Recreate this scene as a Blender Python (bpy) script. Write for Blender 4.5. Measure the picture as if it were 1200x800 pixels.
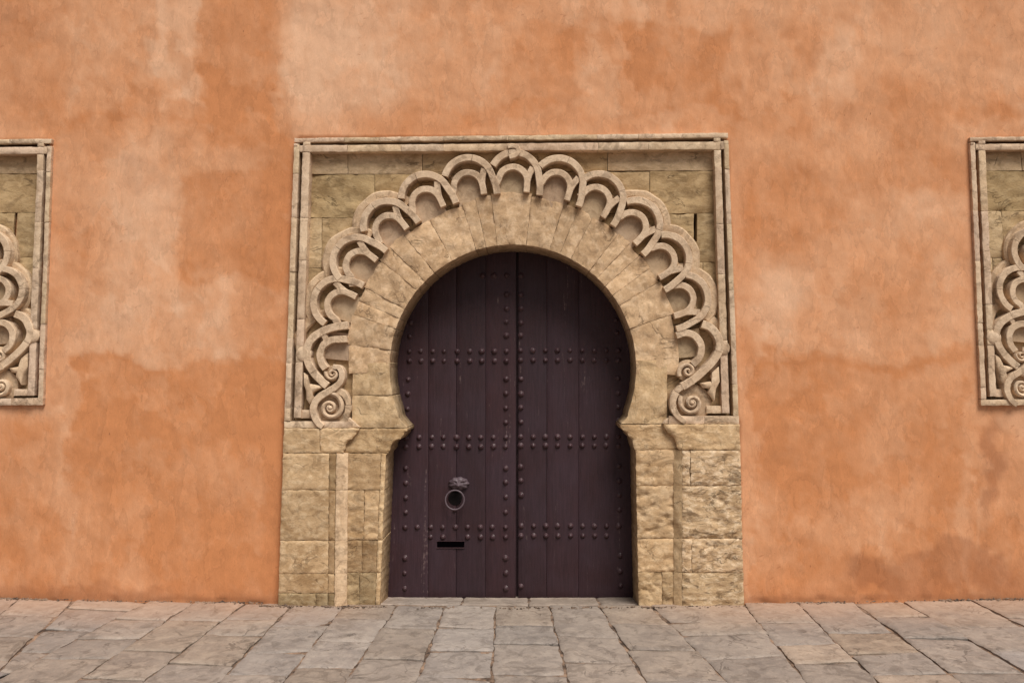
import bpy, math, random
import numpy as np
from mathutils import Vector, Matrix

random.seed(7)
rng = np.random.default_rng(7)
SC = bpy.context.scene
COL = SC.collection
for o in list(bpy.data.objects):
    bpy.data.objects.remove(o)

# ------------------------------------------------------------ camera
F = 900.0                  # focal length in pixels of a 1200 px wide frame
PPX, PPY = 625.0, 370.0    # principal point
HOR = 440.0                # eye level
D = 6.3                    # metres from the plaster face
H = 1.855
PITCH = math.atan((HOR - PPY) / F)
cam_d = bpy.data.cameras.new('camera')
cam_d.sensor_width = 36
cam_d.lens = 36 * F / 1200
cam_d.shift_x = -(PPX - 600) / 1200
cam_d.shift_y = (PPY - 400) / 1200
cam_d.clip_end = 500
cam = bpy.data.objects.new('camera', cam_d)
COL.objects.link(cam)
cam.location = (0, -D, H)
cam.rotation_euler = (math.pi / 2 + PITCH, 0, 0)
SC.camera = cam
CP, SP = math.cos(PITCH), math.sin(PITCH)

# ------------------------------------------------------------ sky, sun, exposure
SUN_EL, SUN_AZ = math.radians(57), math.radians(28)    # azimuth: to the right of straight behind the camera
w = bpy.data.worlds.new('World'); SC.world = w; w.use_nodes = True
nt = w.node_tree; nt.nodes.clear()
sky = nt.nodes.new('ShaderNodeTexSky'); sky.sky_type = 'NISHITA'; sky.sun_disc = False
sky.sun_elevation = SUN_EL; sky.sun_rotation = math.pi - SUN_AZ
sky.dust_density = 4; sky.air_density = 1.0
hs = nt.nodes.new('ShaderNodeHueSaturation'); hs.inputs['Saturation'].default_value = 0.22
bg = nt.nodes.new('ShaderNodeBackground'); bg.inputs['Strength'].default_value = 0.055
wo = nt.nodes.new('ShaderNodeOutputWorld')
nt.links.new(sky.outputs[0], hs.inputs['Color']); nt.links.new(hs.outputs[0], bg.inputs['Color'])
nt.links.new(bg.outputs[0], wo.inputs['Surface'])
sl = bpy.data.lights.new('sun', 'SUN'); sl.energy = 3.0; sl.angle = math.radians(30); sl.color = (1.0, 0.95, 0.87)
sun = bpy.data.objects.new('sun', sl); COL.objects.link(sun)
sd = Vector((math.sin(SUN_AZ) * math.cos(SUN_EL), -math.cos(SUN_AZ) * math.cos(SUN_EL), math.sin(SUN_EL)))
sun.rotation_euler = sd.to_track_quat('Z', 'Y').to_euler()
SC.view_settings.view_transform = 'Standard'; SC.view_settings.look = 'None'
SC.view_settings.gamma = 1; SC.view_settings.use_curve_mapping = False
SC.view_settings.exposure = 0.28

# ------------------------------------------------------------ mapping between photograph and place
def P(px, py, y=0.0):
    """point of the vertical plane Y=y seen at pixel (px, py): returns X, Z"""
    a = (np.asarray(px, float) - PPX) / F
    b = -(np.asarray(py, float) - PPY) / F
    dy = CP - b * SP
    dz = SP + b * CP
    t = (y + D) / dy
    return a * t, H + dz * t

def G(px, py, z=0.035):
    a = (px - PPX) / F; b = -(py - PPY) / F
    dy = CP - b * SP; dz = SP + b * CP
    t = (z - H) / dz
    return a * t, -D + dy * t

def ground_z(x, y):
    x = np.asarray(x, float)
    return 0.032 + 0.052 * np.clip(np.abs(x + 0.1) / 4.0, 0, 1.6) ** 1.6 - 0.045 * np.clip((np.asarray(y, float) + 0.02) / 0.34, 0, 1)

# ------------------------------------------------------------ noise
_perm = np.random.RandomState(3).permutation(512)
_perm = np.concatenate([_perm, _perm])
_g = np.random.RandomState(4).normal(size=(512, 2)); _g /= np.linalg.norm(_g, axis=1)[:, None]
def perlin(x, y, seed=0):
    x = np.asarray(x, float) + seed * 17.31; y = np.asarray(y, float) + seed * 9.17
    xi = np.floor(x).astype(int); yi = np.floor(y).astype(int)
    xf = x - xi; yf = y - yi
    u = xf ** 3 * (xf * (xf * 6 - 15) + 10); v = yf ** 3 * (yf * (yf * 6 - 15) + 10)
    def g(i, j):
        h = _perm[(_perm[(xi + i) & 511] + yi + j) & 511]
        return _g[h, 0] * (xf - i) + _g[h, 1] * (yf - j)
    a = g(0, 0) * (1 - u) + g(1, 0) * u
    b = g(0, 1) * (1 - u) + g(1, 1) * u
    return (a * (1 - v) + b * v) * 1.5
def fbm(x, y, oct=4, seed=0, gain=0.5):
    s = 0; a = 1; f = 1; n = 0
    for k in range(oct):
        s = s + a * perlin(x * f, y * f, seed + k * 3); n += a; a *= gain; f *= 2.03
    return s / n * 1.3
def sstep(a, b, x):
    t = np.clip((x - a) / (b - a), 0, 1); return t * t * (3 - 2 * t)

# ------------------------------------------------------------ materials
def srgb(r, g, b, k=1.0):
    f = lambda c: ((c / 255 + 0.055) / 1.055) ** 2.4 if c > 10 else c / 255 / 12.92
    return (f(r) * k, f(g) * k, f(b) * k, 1)

class NT:
    def __init__(s, name):
        s.m = bpy.data.materials.new(name); s.m.use_nodes = True
        s.t = s.m.node_tree; s.b = s.t.nodes['Principled BSDF']
    def n(s, kind, **kw):
        nd = s.t.nodes.new(kind)
        for k, v in kw.items():
            if k.startswith('i_'):
                key = k[2:]
                key = int(key) if key.isdigit() else key.replace('_', ' ')
                nd.inputs[key].default_value = v
            else: setattr(nd, k, v)
        return nd
    def l(s, a, b): s.t.links.new(a, b)
    def noise(s, vec, scale, detail=5, rough=0.55, dist=0.0):
        nd = s.n('ShaderNodeTexNoise', i_Scale=scale, i_Detail=detail, i_Roughness=rough, i_Distortion=dist)
        s.l(vec, nd.inputs['Vector']); return nd.outputs['Fac']
    def ramp(s, fac, stops):
        r = s.n('ShaderNodeValToRGB'); e = r.color_ramp.elements
        while len(e) < len(stops): e.new(0.5)
        for el, (p, c) in zip(e, stops):
            el.position = p; el.color = c if len(c) == 4 else (*c, 1)
        s.l(fac, r.inputs[0]); return r.outputs[0]
    def mix(s, fac, a, b, mode='MIX'):
        m = s.n('ShaderNodeMix', data_type='RGBA', blend_type=mode)
        for v, i in ((fac, 0), (a, 6), (b, 7)):
            if hasattr(v, 'node'): s.l(v, m.inputs[i])
            else: m.inputs[i].default_value = v
        return m.outputs[2]
    def math(s, op, a, b=0.0):
        m = s.n('ShaderNodeMath', operation=op)
        for v, i in ((a, 0), (b, 1)):
            if hasattr(v, 'node'): s.l(v, m.inputs[i])
            else: m.inputs[i].default_value = v
        return m.outputs[0]
    def coords(s, stretch=(1, 1, 1)):
        """object coordinates shifted by a random amount for each object, so no two pieces carry the same grain"""
        tc = s.n('ShaderNodeTexCoord'); oi = s.n('ShaderNodeObjectInfo')
        mul = s.n('ShaderNodeVectorMath', operation='SCALE'); mul.inputs[0].default_value = (37, 91, 53)
        s.l(oi.outputs['Random'], mul.inputs['Scale'])
        st = s.n('ShaderNodeVectorMath', operation='MULTIPLY'); st.inputs[1].default_value = stretch
        s.l(tc.outputs['Object'], st.inputs[0])
        ad = s.n('ShaderNodeVectorMath', operation='ADD'); s.l(st.outputs[0], ad.inputs[0]); s.l(mul.outputs[0], ad.inputs[1])
        s.oi = oi
        return ad.outputs[0]
    def bump(s, h, strength, dist, prev=None):
        b = s.n('ShaderNodeBump', i_Strength=strength, i_Distance=dist)
        s.l(h, b.inputs['Height'])
        if prev: s.l(prev, b.inputs['Normal'])
        return b.outputs[0]

def W(v): return (v, v, v, 1)

def stone_material(name, base, dark, light, grime, bump=1.0, stretch=(1, 1, 1), pits=1.0, gr_amt=0.6, rough=0.92, dust=False, fine=0.75, lt=0.8, cracks=0.6):
    t = NT(name); v = t.coords(stretch)
    n1 = t.noise(v, 3.5, 6, 0.6, 0.6)
    n2 = t.noise(v, 14, 6, 0.62, 0.3)
    n3 = t.noise(v, 60, 5, 0.7)
    c = t.mix(t.ramp(n1, [(0.33, W(0)), (0.66, W(1))]), dark, base)
    c = t.mix(t.ramp(n2, [(0.47, W(0)), (0.62, W(lt))]), c, light)
    g = t.noise(v, 6.5, 8, 0.68, 1.2)
    c = t.mix(t.math('MULTIPLY', t.ramp(g, [(0.52, W(0)), (0.60, W(1))]), gr_amt), c, grime)
    c = t.mix(fine, c, t.ramp(n3, [(0.28, W(0.6)), (0.5, W(1.0)), (0.72, W(1.18))]), 'MULTIPLY')
    cr = t.noise(v, 2.6, 7, 0.55, 0.8)
    crk = t.ramp(t.math('ABSOLUTE', t.math('SUBTRACT', cr, 0.5)), [(0.004, W(1)), (0.014, W(0))])
    crk = t.math('MULTIPLY', crk, t.ramp(t.noise(v, 5, 3, 0.5), [(0.5, W(0)), (0.6, W(cracks))]))
    c = t.mix(crk, c, tuple(x * 0.5 for x in grime[:3]) + (1,))
    # small dark pits
    vo = t.n('ShaderNodeTexVoronoi', i_Scale=48.0); 
    wv = t.n('ShaderNodeVectorMath', operation='MULTIPLY'); wv.inputs[1].default_value = (1, 1, 1.8); t.l(v, wv.inputs[0])
    t.l(wv.outputs[0], vo.inputs['Vector'])
    pit = t.ramp(vo.outputs['Distance'], [(0.09, W(1)), (0.2, W(0))])
    pm = t.math('MULTIPLY', pit, t.ramp(t.noise(v, 9, 4, 0.6), [(0.56, W(0)), (0.64, W(1))]))
    pm = t.math('MULTIPLY', pm, pits)
    c = t.mix(pm, c, tuple(x * 0.3 for x in grime[:3]) + (1,))
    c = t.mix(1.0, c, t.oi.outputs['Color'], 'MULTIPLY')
    if not dust: c = t.mix(1.0, c, (1.02, .972, .955, 1), 'MULTIPLY')
    if dust:     # ochre washed off the wall lies on the stones at its foot
        ge = t.n('ShaderNodeNewGeometry'); sx = t.n('ShaderNodeSeparateXYZ'); t.l(ge.outputs['Position'], sx.inputs[0])
        nn = t.noise(ge.outputs['Position'], 3.0, 5, 0.6)
        d = t.math('ADD', sx.outputs['Y'], t.math('MULTIPLY', nn, 0.5))
        far = t.ramp(t.math('MULTIPLY', t.math('ABSOLUTE', t.math('ADD', sx.outputs['X'], 0.15)), 0.25), [(0.22, W(0.12)), (0.42, W(1))])
        f = t.math('MULTIPLY', t.ramp(t.math('ADD', d, 0.5), [(0.05, W(0)), (0.75, W(0.34))]), far)
        c = t.mix(f, c, srgb(206, 160, 124))
    t.l(c, t.b.inputs['Base Color'])
    t.b.inputs['Roughness'].default_value = rough
    t.b.inputs['Specular IOR Level'].default_value = 0.25
    nb = t.bump(n2, 0.55 * bump, 0.02)
    nb = t.bump(n3, 0.6 * bump, 0.004, nb)
    inv = t.math('SUBTRACT', 1.0, pm)
    nb = t.bump(inv, 0.7 * bump, 0.006, nb)
    nb = t.bump(t.math('SUBTRACT', 1.0, crk), 0.8 * bump, 0.008, nb)
    t.l(nb, t.b.inputs['Normal'])
    return t.m

M = {}
M['ashlar'] = stone_material('worn_sandstone', srgb(208, 184, 150), srgb(168, 142, 110), srgb(228, 210, 182), srgb(98, 78, 56), 0.7, (1, 1, 2.2), 0.8, 0.65)
M['voussoir'] = stone_material('arch_sandstone', srgb(203, 179, 144), srgb(170, 145, 112), srgb(222, 202, 170), srgb(116, 96, 72), 0.6, (1, 1, 1), 0.8, 0.35, fine=.55, lt=.5, cracks=.5)
M['block'] = stone_material('smooth_dressed_sandstone', srgb(205, 180, 145), srgb(172, 145, 110), srgb(224, 204, 172), srgb(116, 92, 64), 0.5, (1, 1, 1.6), 0.9, 0.42, fine=.6, lt=.55, cracks=.5)
M['field'] = stone_material('weathered_panel_stone', srgb(194, 172, 138), srgb(156, 134, 102), srgb(210, 190, 158), srgb(108, 90, 66), 0.55, (0.8, 1, 1.5), 0.9, 0.4, fine=.5, lt=.45, cracks=.6)
M['carved'] = stone_material('carved_pale_stone', srgb(212, 190, 162), srgb(184, 160, 133), srgb(226, 206, 180), srgb(106, 86, 68), 0.6, (1, 1, 1), 0.8, 0.4, fine=.55, lt=.45, cracks=.35)
M['infill'] = stone_material('smooth_grey_infill', srgb(186, 164, 136), srgb(160, 138, 112), srgb(200, 178, 150), srgb(124, 102, 78), 0.3, (1, 1, 1), 0.5, 0.35, fine=.35, lt=.4, cracks=.3)
M['paver'] = stone_material('paving_flagstone', srgb(151, 140, 131), srgb(130, 120, 113), srgb(172, 159, 147), srgb(98, 88, 80), 0.5, (1, 1, 1), 0.5, 0.45, 0.75, True, fine=.35, lt=.35, cracks=.5)

def plaster_material():
    t = NT('ochre_lime_plaster')
    at = t.n('ShaderNodeAttribute', attribute_name='stain_and_falloff')
    tc = t.n('ShaderNodeTexCoord'); st = t.n('ShaderNodeVectorMath', operation='MULTIPLY'); st.inputs[1].default_value = (1, 1, 0.5); t.l(tc.outputs['Object'], st.inputs[0]); v = st.outputs[0]
    n1 = t.noise(v, 22, 8, 0.65, 0.4); n2 = t.noise(v, 130, 4, 0.7); n3 = t.noise(v, 6, 7, 0.6, 0.5)
    c = t.mix(0.85, at.outputs['Color'], t.ramp(n1, [(0.3, W(0.94)), (0.5, W(1)), (0.72, W(1.04))]), 'MULTIPLY')
    c = t.mix(0.8, c, t.ramp(n2, [(0.25, W(0.90)), (0.6, W(1.02))]), 'MULTIPLY')
    # thin trowel skins with crisp edges, scratches
    dn = t.n('ShaderNodeTexNoise', i_Scale=5.0, i_Detail=5.0, i_Roughness=0.6); t.l(v, dn.inputs['Vector'])
    vm = t.n('ShaderNodeVectorMath', operation='MULTIPLY_ADD'); vm.inputs[1].default_value = (.35, .35, .35); t.l(dn.outputs['Color'], vm.inputs[0]); t.l(v, vm.inputs[2])
    sk = t.noise(vm.outputs[0], 3.2, 3, 0.5)
    c = t.mix(1.0, c, t.ramp(sk, [(0.43, W(1.04)), (0.44, W(0.91)), (0.475, W(0.985)), (0.55, W(1.0)), (0.56, W(1.06)), (0.64, W(0.985))]), 'MULTIPLY')
    s2 = t.n('ShaderNodeVectorMath', operation='MULTIPLY'); s2.inputs[1].default_value = (1.6, 1, 0.8); t.l(vm.outputs[0], s2.inputs[0])
    sk2 = t.noise(s2.outputs[0], 9.0, 3, 0.55)
    c = t.mix(0.8, c, t.ramp(sk2, [(0.40, W(1.05)), (0.41, W(0.93)), (0.46, W(1.0)), (0.60, W(1.0)), (0.61, W(0.94)), (0.68, W(1.02))]), 'MULTIPLY')
    rt = t.n('ShaderNodeVectorRotate', rotation_type='Y_AXIS', i_Angle=0.5); t.l(tc.outputs['Object'], rt.inputs['Vector'])
    s3 = t.n('ShaderNodeVectorMath', operation='MULTIPLY'); s3.inputs[1].default_value = (1, 1, 3.2); t.l(rt.outputs[0], s3.inputs[0])
    tick = t.math('MULTIPLY', t.ramp(t.noise(s3.outputs[0], 13.0, 4, 0.55), [(0.67, W(0)), (0.70, W(1))]), t.ramp(t.noise(v, 1.6, 4), [(0.45, W(0)), (0.56, W(0.42))]))
    c = t.mix(tick, c, srgb(166, 104, 70))
    ln = t.noise(vm.outputs[0], 7.0, 2, 0.4)
    lm = t.math('MULTIPLY', t.ramp(t.math('ABSOLUTE', t.math('SUBTRACT', ln, 0.5)), [(0.003, W(1)), (0.012, W(0))]), t.ramp(t.noise(v, 4.0, 4), [(0.56, W(0)), (0.68, W(0.28))]))
    c = t.mix(lm, c, srgb(150, 92, 62))
    # fine hairline cracks and flecks
    vo = t.n('ShaderNodeTexVoronoi', i_Scale=9.0); t.l(v, vo.inputs['Vector'])
    fl = t.ramp(vo.outputs['Distance'], [(0.02, W(1)), (0.06, W(0))])
    fl = t.math('MULTIPLY', fl, t.ramp(t.noise(v, 2.2, 3), [(0.5, W(0)), (0.6, W(0.6))]))
    c = t.mix(fl, c, srgb(120, 74, 52))
    t.l(c, t.b.inputs['Base Color'])
    t.b.inputs['Roughness'].default_value = 0.9; t.b.inputs['Specular IOR Level'].default_value = 0.25
    nb = t.bump(n3, 0.16, 0.03); nb = t.bump(n1, 0.16, 0.008, nb); nb = t.bump(n2, 0.12, 0.002, nb)
    t.l(nb, t.b.inputs['Normal'])
    return t.m
M['plaster'] = plaster_material()

def door_material(name, c0, c1, rough, grain=1.0):
    t = NT(name); v = t.coords((1, 1, 1))
    st = t.n('ShaderNodeVectorMath', operation='MULTIPLY'); st.inputs[1].default_value = (1, 1, 0.07); t.l(v, st.inputs[0])
    g = t.noise(st.outputs[0], 70, 6, 0.65, 0.3)
    n = t.noise(v, 2.4, 6, 0.6, 0.4); n2 = t.noise(v, 30, 5, 0.7)
    c = t.mix(t.ramp(n, [(0.35, W(0)), (0.65, W(1))]), c0, c1)
    c = t.mix(0.7, c, t.ramp(g, [(0.3, W(0.6)), (0.62, W(1.15))]), 'MULTIPLY')
    sc = t.noise(st.outputs[0], 22, 8, 0.7, 1.0)
    c = t.mix(t.math('MULTIPLY', t.ramp(sc, [(0.61, W(0)), (0.67, W(1))]), t.ramp(n2, [(0.48, W(0)), (0.62, W(0.6))])), c, srgb(128, 108, 104))
    c = t.mix(1.0, c, t.oi.outputs['Color'], 'MULTIPLY')
    t.l(c, t.b.inputs['Base Color'])
    t.l(t.ramp(n2, [(0.3, W(rough - 0.06)), (0.7, W(rough + 0.14))]), t.b.inputs['Roughness'])
    t.b.inputs['Specular IOR Level'].default_value = 0.32
    nb = t.bump(g, 0.35 * grain, 0.003); nb = t.bump(n2, 0.25 * grain, 0.003, nb)
    t.l(nb, t.b.inputs['Normal']); return t.m
M['door'] = door_material('aubergine_door_paint', srgb(53, 32, 36), srgb(56, 39, 46), 0.56)
M['stud'] = door_material('painted_iron', srgb(60, 40, 44), srgb(76, 56, 60), 0.36, 0.5)
M['iron'] = door_material('grey_iron', srgb(80, 66, 72), srgb(104, 90, 96), 0.45, 0.3)
t = NT('dark_slot'); t.b.inputs['Base Color'].default_value = (0.0015, 0.001, 0.0015, 1); t.b.inputs['Roughness'].default_value = 1.0; t.b.inputs['Specular IOR Level'].default_value = 0; M['slot'] = t.m
t = NT('painted_ring_shade'); t.b.inputs['Base Color'].default_value = (0.008, 0.006, 0.006, 1); t.b.inputs['Roughness'].default_value = 0.95; t.b.inputs['Specular IOR Level'].default_value = 0.1; M['ring_shade'] = t.m  # near-black colour standing in for shade inside the knocker ring
t = NT('joint_mortar'); v = t.coords()
n = t.noise(v, 9, 6, 0.65); n2 = t.noise(v, 80, 4, 0.7)
c = t.mix(t.ramp(n, [(0.4, W(0)), (0.62, W(1))]), srgb(66, 52, 43), srgb(164, 136, 114))
c = t.mix(0.8, c, t.ramp(n2, [(0.3, W(0.6)), (0.7, W(1.1))]), 'MULTIPLY')
t.l(c, t.b.inputs['Base Color']); t.b.inputs['Roughness'].default_value = 0.95
t.l(t.bump(n2, 0.8, 0.01), t.b.inputs['Normal']); M['mortar'] = t.m

# ------------------------------------------------------------ object helpers
def empty(name, loc, label=None, cat=None, group=None):
    o = bpy.data.objects.new(name, None); COL.objects.link(o); o.location = loc; o.empty_display_size = 0.2
    if label: o['label'] = label
    if cat: o['category'] = cat
    if group: o['group'] = group
    return o

def link_mesh(name, verts, faces, mat, parent=None, smooth=True, color=None, label=None):
    verts = np.asarray(verts, float)
    c = (verts.min(0) + verts.max(0)) / 2
    me = bpy.data.meshes.new(name)
    me.from_pydata((verts - c).tolist(), [], faces)
    me.materials.append(mat)
    if smooth: me.polygons.foreach_set('use_smooth', [True] * len(me.polygons))
    me.update()
    o = bpy.data.objects.new(name, me); COL.objects.link(o)
    o.location = Vector(c)
    if parent is not None:
        o.parent = parent; o.location = Vector(c) - parent.location
    if color is not None: o.color = (*color, 1)
    if label: o['label'] = label
    return o

_seed = [0]
def grid_mesh(A, B, dep, to3, back):
    """A,B,dep: (nv,nu) arrays; front sheet, sides extruded straight back to depth `back`, closed behind"""
    nv, nu = A.shape
    front = to3(A.ravel(), B.ravel(), dep.ravel())
    faces = []
    for j in range(nv - 1):
        for i in range(nu - 1):
            a = j * nu + i
            faces.append((a, a + nu, a + nu + 1, a + 1))
    loop = [i for i in range(nu)] + [j * nu + nu - 1 for j in range(1, nv)] + \
           [(nv - 1) * nu + i for i in range(nu - 2, -1, -1)] + [j * nu for j in range(nv - 2, 0, -1)]
    n0 = nu * nv; L = len(loop)
    la, lb, ld = A.ravel()[loop], B.ravel()[loop], dep.ravel()[loop]
    rim = to3(la, lb, ld); bk = to3(la, lb, np.full(L, back))
    verts = np.concatenate([front, rim, bk])
    for k in range(L):
        k2 = (k + 1) % L
        faces.append((n0 + k, n0 + k2, n0 + L + k2, n0 + L + k))
    faces.append(tuple(range(n0 + L, n0 + 2 * L)))
    return verts, faces

def slab(name, fn, y0, y1, mat, parent, step=5.0, rough=0.004, edge=0.007, ew=0.018, gap=0.0018, nscale=9.0, jit=0.002,
         color=None, label=None, chips=0.0, hole=None, strat=1.0):
    """one dressed stone; fn(u, v) -> px, py[, extra depth] in photograph pixels at the plane y0"""
    _seed[0] += 1; sd = _seed[0]
    uu = np.array([0, 1, 0.5, 0.5, 0.5]); vv = np.array([0.5, 0.5, 0, 1, 0.5])
    r = fn(uu, vv)
    wpx = math.hypot(r[0][1] - r[0][0], r[1][1] - r[1][0]); hpx = math.hypot(r[0][3] - r[0][2], r[1][3] - r[1][2])
    nu = max(3, min(90, int(wpx / step) + 2)); nv = max(3, min(90, int(hpx / step) + 2))
    wm, hm = wpx * 0.007, hpx * 0.007
    def line(n, m):
        e = min(0.2, ew * 0.45 / m)
        return np.concatenate([[0, e], np.linspace(e, 1 - e, n)[1:-1], [1 - e, 1]])
    lu, lv = line(nu, wm), line(nv, hm)
    U, V = np.meshgrid(lu, lv)
    gu, gv = gap / wm, gap / hm
    Ug = gu + U * (1 - 2 * gu); Vg = gv + V * (1 - 2 * gv)
    r = fn(Ug.ravel(), Vg.ravel())
    X, Z = P(r[0], r[1], y0)
    X = X.reshape(U.shape); Z = Z.reshape(U.shape)
    ex = np.asarray(r[2]).reshape(U.shape) if len(r) > 2 else 0.0
    d = np.minimum(np.minimum(U, 1 - U) * wm, np.minimum(V, 1 - V) * hm)
    y = y0 + ex + edge * (1 - sstep(0, ew, d)) * (0.6 + 0.8 * np.abs(perlin(X * 14, Z * 14, sd)))
    inner = sstep(0, 0.02, d) * 0.7 + 0.3
    y = y + rough * inner * fbm(X * nscale, Z * nscale * strat, 4, sd)
    if chips:
        c = fbm(X * 7, Z * 7 * strat, 5, sd + 40)
        y = y + chips * (0.6 * sstep(0.08, 0.16, c) + 0.7 * sstep(0.2, 0.34, c)) + chips * 0.3 * np.abs(fbm(X * 22, Z * 30, 4, sd + 90)) + chips * 0.5 * (1 - np.abs(fbm(X * 10, Z * 16, 4, sd + 70))) ** 4 * (c > -0.2)
    y = y + rng.normal() * 0.0012
    X = X + jit * perlin(X * 30, Z * 30, sd + 5); Z = Z + jit * perlin(X * 30, Z * 30, sd + 9)
    verts, faces = grid_mesh(X, Z, y, lambda a, b, c: np.stack([a, c, b], 1), y1)
    if hole is not None:
        cx, cy, rr = hole
        keep = []
        hx, hz = P(cx, cy, y0)
        R = rr * 0.007
        for f in faces[:-1]:
            q = verts[list(f)].mean(0)
            if math.hypot(q[0] - hx, q[2] - hz) > R: keep.append(f)
        faces = keep
        if not faces: return None
        used = sorted({i for f in faces for i in f}); mp = {a: b for b, a in enumerate(used)}
        verts = verts[used]; faces = [tuple(mp[i] for i in f) for f in faces]
    if color is None:
        k = 1 + rng.normal() * 0.045; color = (k, k * (1 + rng.normal() * 0.012), k * (1 + rng.normal() * 0.025))
    return link_mesh(name, verts, faces, mat, parent, True, color, label)

def quad(a, b, c, d):
    """bilinear patch: a top left, b top right, c bottom right, d bottom left"""
    def fn(u, v):
        return ((a[0] * (1 - u) + b[0] * u) * (1 - v) + (d[0] * (1 - u) + c[0] * u) * v,
                (a[1] * (1 - u) + b[1] * u) * (1 - v) + (d[1] * (1 - u) + c[1] * u) * v)
    return fn

def between(Lp, Rp, y0, y1, y0r=None, y1r=None, chL=None, chR=None):
    """patch between two profiles given as [(x, y), ...]; chR/chL = (fraction, depth): a splayed strip at that side"""
    y0r = y0 if y0r is None else y0r; y1r = y1 if y1r is None else y1r
    def fn(u, v):
        yl = y0 + (y1 - y0) * v; yr = y0r + (y1r - y0r) * v
        xl = np.interp(yl, [p[1] for p in Lp], [p[0] for p in Lp]); xr = np.interp(yr, [p[1] for p in Rp], [p[0] for p in Rp])
        px = xl * (1 - u) + xr * u; py = yl * (1 - u) + yr * u
        dy = 0 * u
        if chR: dy = dy + chR[1] * np.clip((u - (1 - chR[0])) / chR[0], 0, 1)
        if chL: dy = dy + chL[1] * np.clip((chL[0] - u) / chL[0], 0, 1)
        return px, py, dy
    return fn

def ident(x, y): return np.asarray(x, float), np.asarray(y, float)

def smooth_path(pts, n=4):
    """Catmull-Rom through the points"""
    pts = np.asarray(pts, float)
    p = np.vstack([2 * pts[0] - pts[1], pts, 2 * pts[-1] - pts[-2]])
    out = []
    for i in range(1, len(p) - 2):
        for k in range(n):
            t_ = k / n
            out.append(0.5 * ((2 * p[i]) + (-p[i - 1] + p[i + 1]) * t_ + (2 * p[i - 1] - 5 * p[i] + 4 * p[i + 1] - p[i + 2]) * t_ ** 2
                              + (-p[i - 1] + 3 * p[i] - 3 * p[i + 1] + p[i + 2]) * t_ ** 3))
    out.append(p[-2]); return np.array(out)

def ribbon_geo(path, width, y0, y1, tr=ident, cham=0.0038, wob=0.3, dome=0.0):
    """raised carved band along a path of photograph pixels; flat top with worn edges, straight sides down to y1"""
    _seed[0] += 1; sd = _seed[0]
    path = np.asarray(path, float); n = len(path)
    wd = np.interp(np.linspace(0, 1, n), np.linspace(0, 1, len(np.atleast_1d(width))), np.atleast_1d(width)) if np.ndim(width) else np.full(n, width)
    tg = np.gradient(path, axis=0); tg /= np.maximum(np.linalg.norm(tg, axis=1), 1e-6)[:, None]
    nm = np.stack([-tg[:, 1], tg[:, 0]], 1)
    verts = []; faces = []
    cpx = cham / 0.007
    s = np.arange(n)
    w1 = wd / 2 + wob * perlin(s * 0.31, s * 0 + .5, sd); w2 = wd / 2 + wob * perlin(s * 0.31, s * 0 + 7.5, sd)
    z0 = y0 + 0.0022 * perlin(s * 0.22, s * 0 + 3.3, sd)
    rows = [(-w1, None), (-w1, cham * 1.0), (-(w1 - np.minimum(cpx, w1 * .45)), 0.0), (0 * w1, -dome), ((w2 - np.minimum(cpx, w2 * .45)), 0.0), (w2, cham * 1.0), (w2, None)]
    cols = []
    for off, dd in rows:
        q = path + nm * off[:, None]
        qx, qy = tr(q[:, 0], q[:, 1])
        X, Z = P(qx, qy, y0)
        Y = np.full(n, y1) if dd is None else z0 + dd
        cols.append(np.stack([X, Y, Z], 1))
    V = np.stack(cols, 1)      # n, 7, 3
    k = V.shape[1]
    verts = V.reshape(-1, 3)
    for i in range(n - 1):
        for j in range(k - 1):
            a = i * k + j
            faces.append((a, a + 1, a + k + 1, a + k))
    faces.append(tuple(range(k - 1, -1, -1))); faces.append(tuple((n - 1) * k + j for j in range(k)))
    return verts, faces

def join_geo(parts):
    V = []; Fc = []; o = 0
    for v, f in parts:
        V.append(np.asarray(v)); Fc += [tuple(i + o for i in q) for q in f]; o += len(v)
    return np.concatenate(V), Fc

def ribbon(name, path, width, y0, y1, mat, parent, tr=ident, **kw):
    col = kw.pop('color', None)
    path = np.asarray(path, float)
    if name in ('scallop_arch', 'backing_rim', 'scroll_band') and len(path) > 24 and random.random() < 0.8:   # two carved stones meet along the band
        q = random.randint(8, len(path) - 9); d = path[q + 1] - path[q]; d = d / np.linalg.norm(d)
        g1 = ribbon_geo(np.vstack([path[:q + 1], path[q] + d * 0.3]), width, y0, y1, tr, **kw)
        g2 = ribbon_geo(np.vstack([path[q] + d * 0.75, path[q + 1:]]), width, y0 + random.uniform(-.002, .002), y1, tr, **kw)
        v, f = join_geo([g1, g2])
    else:
        v, f = ribbon_geo(path, width, y0, y1, tr, **kw)
    o = link_mesh(name, v, f, mat, parent, True, col)
    sharpen(o); return o

def sharpen(o, ang=38):
    me = o.data
    import bmesh
    bm = bmesh.new(); bm.from_mesh(me); bmesh.ops.recalc_face_normals(bm, faces=bm.faces)
    lim = math.radians(ang)
    for e in bm.edges:
        if len(e.link_faces) == 2 and e.calc_face_angle(0) > lim: e.smooth = False
    bm.to_mesh(me); bm.free()

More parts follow.
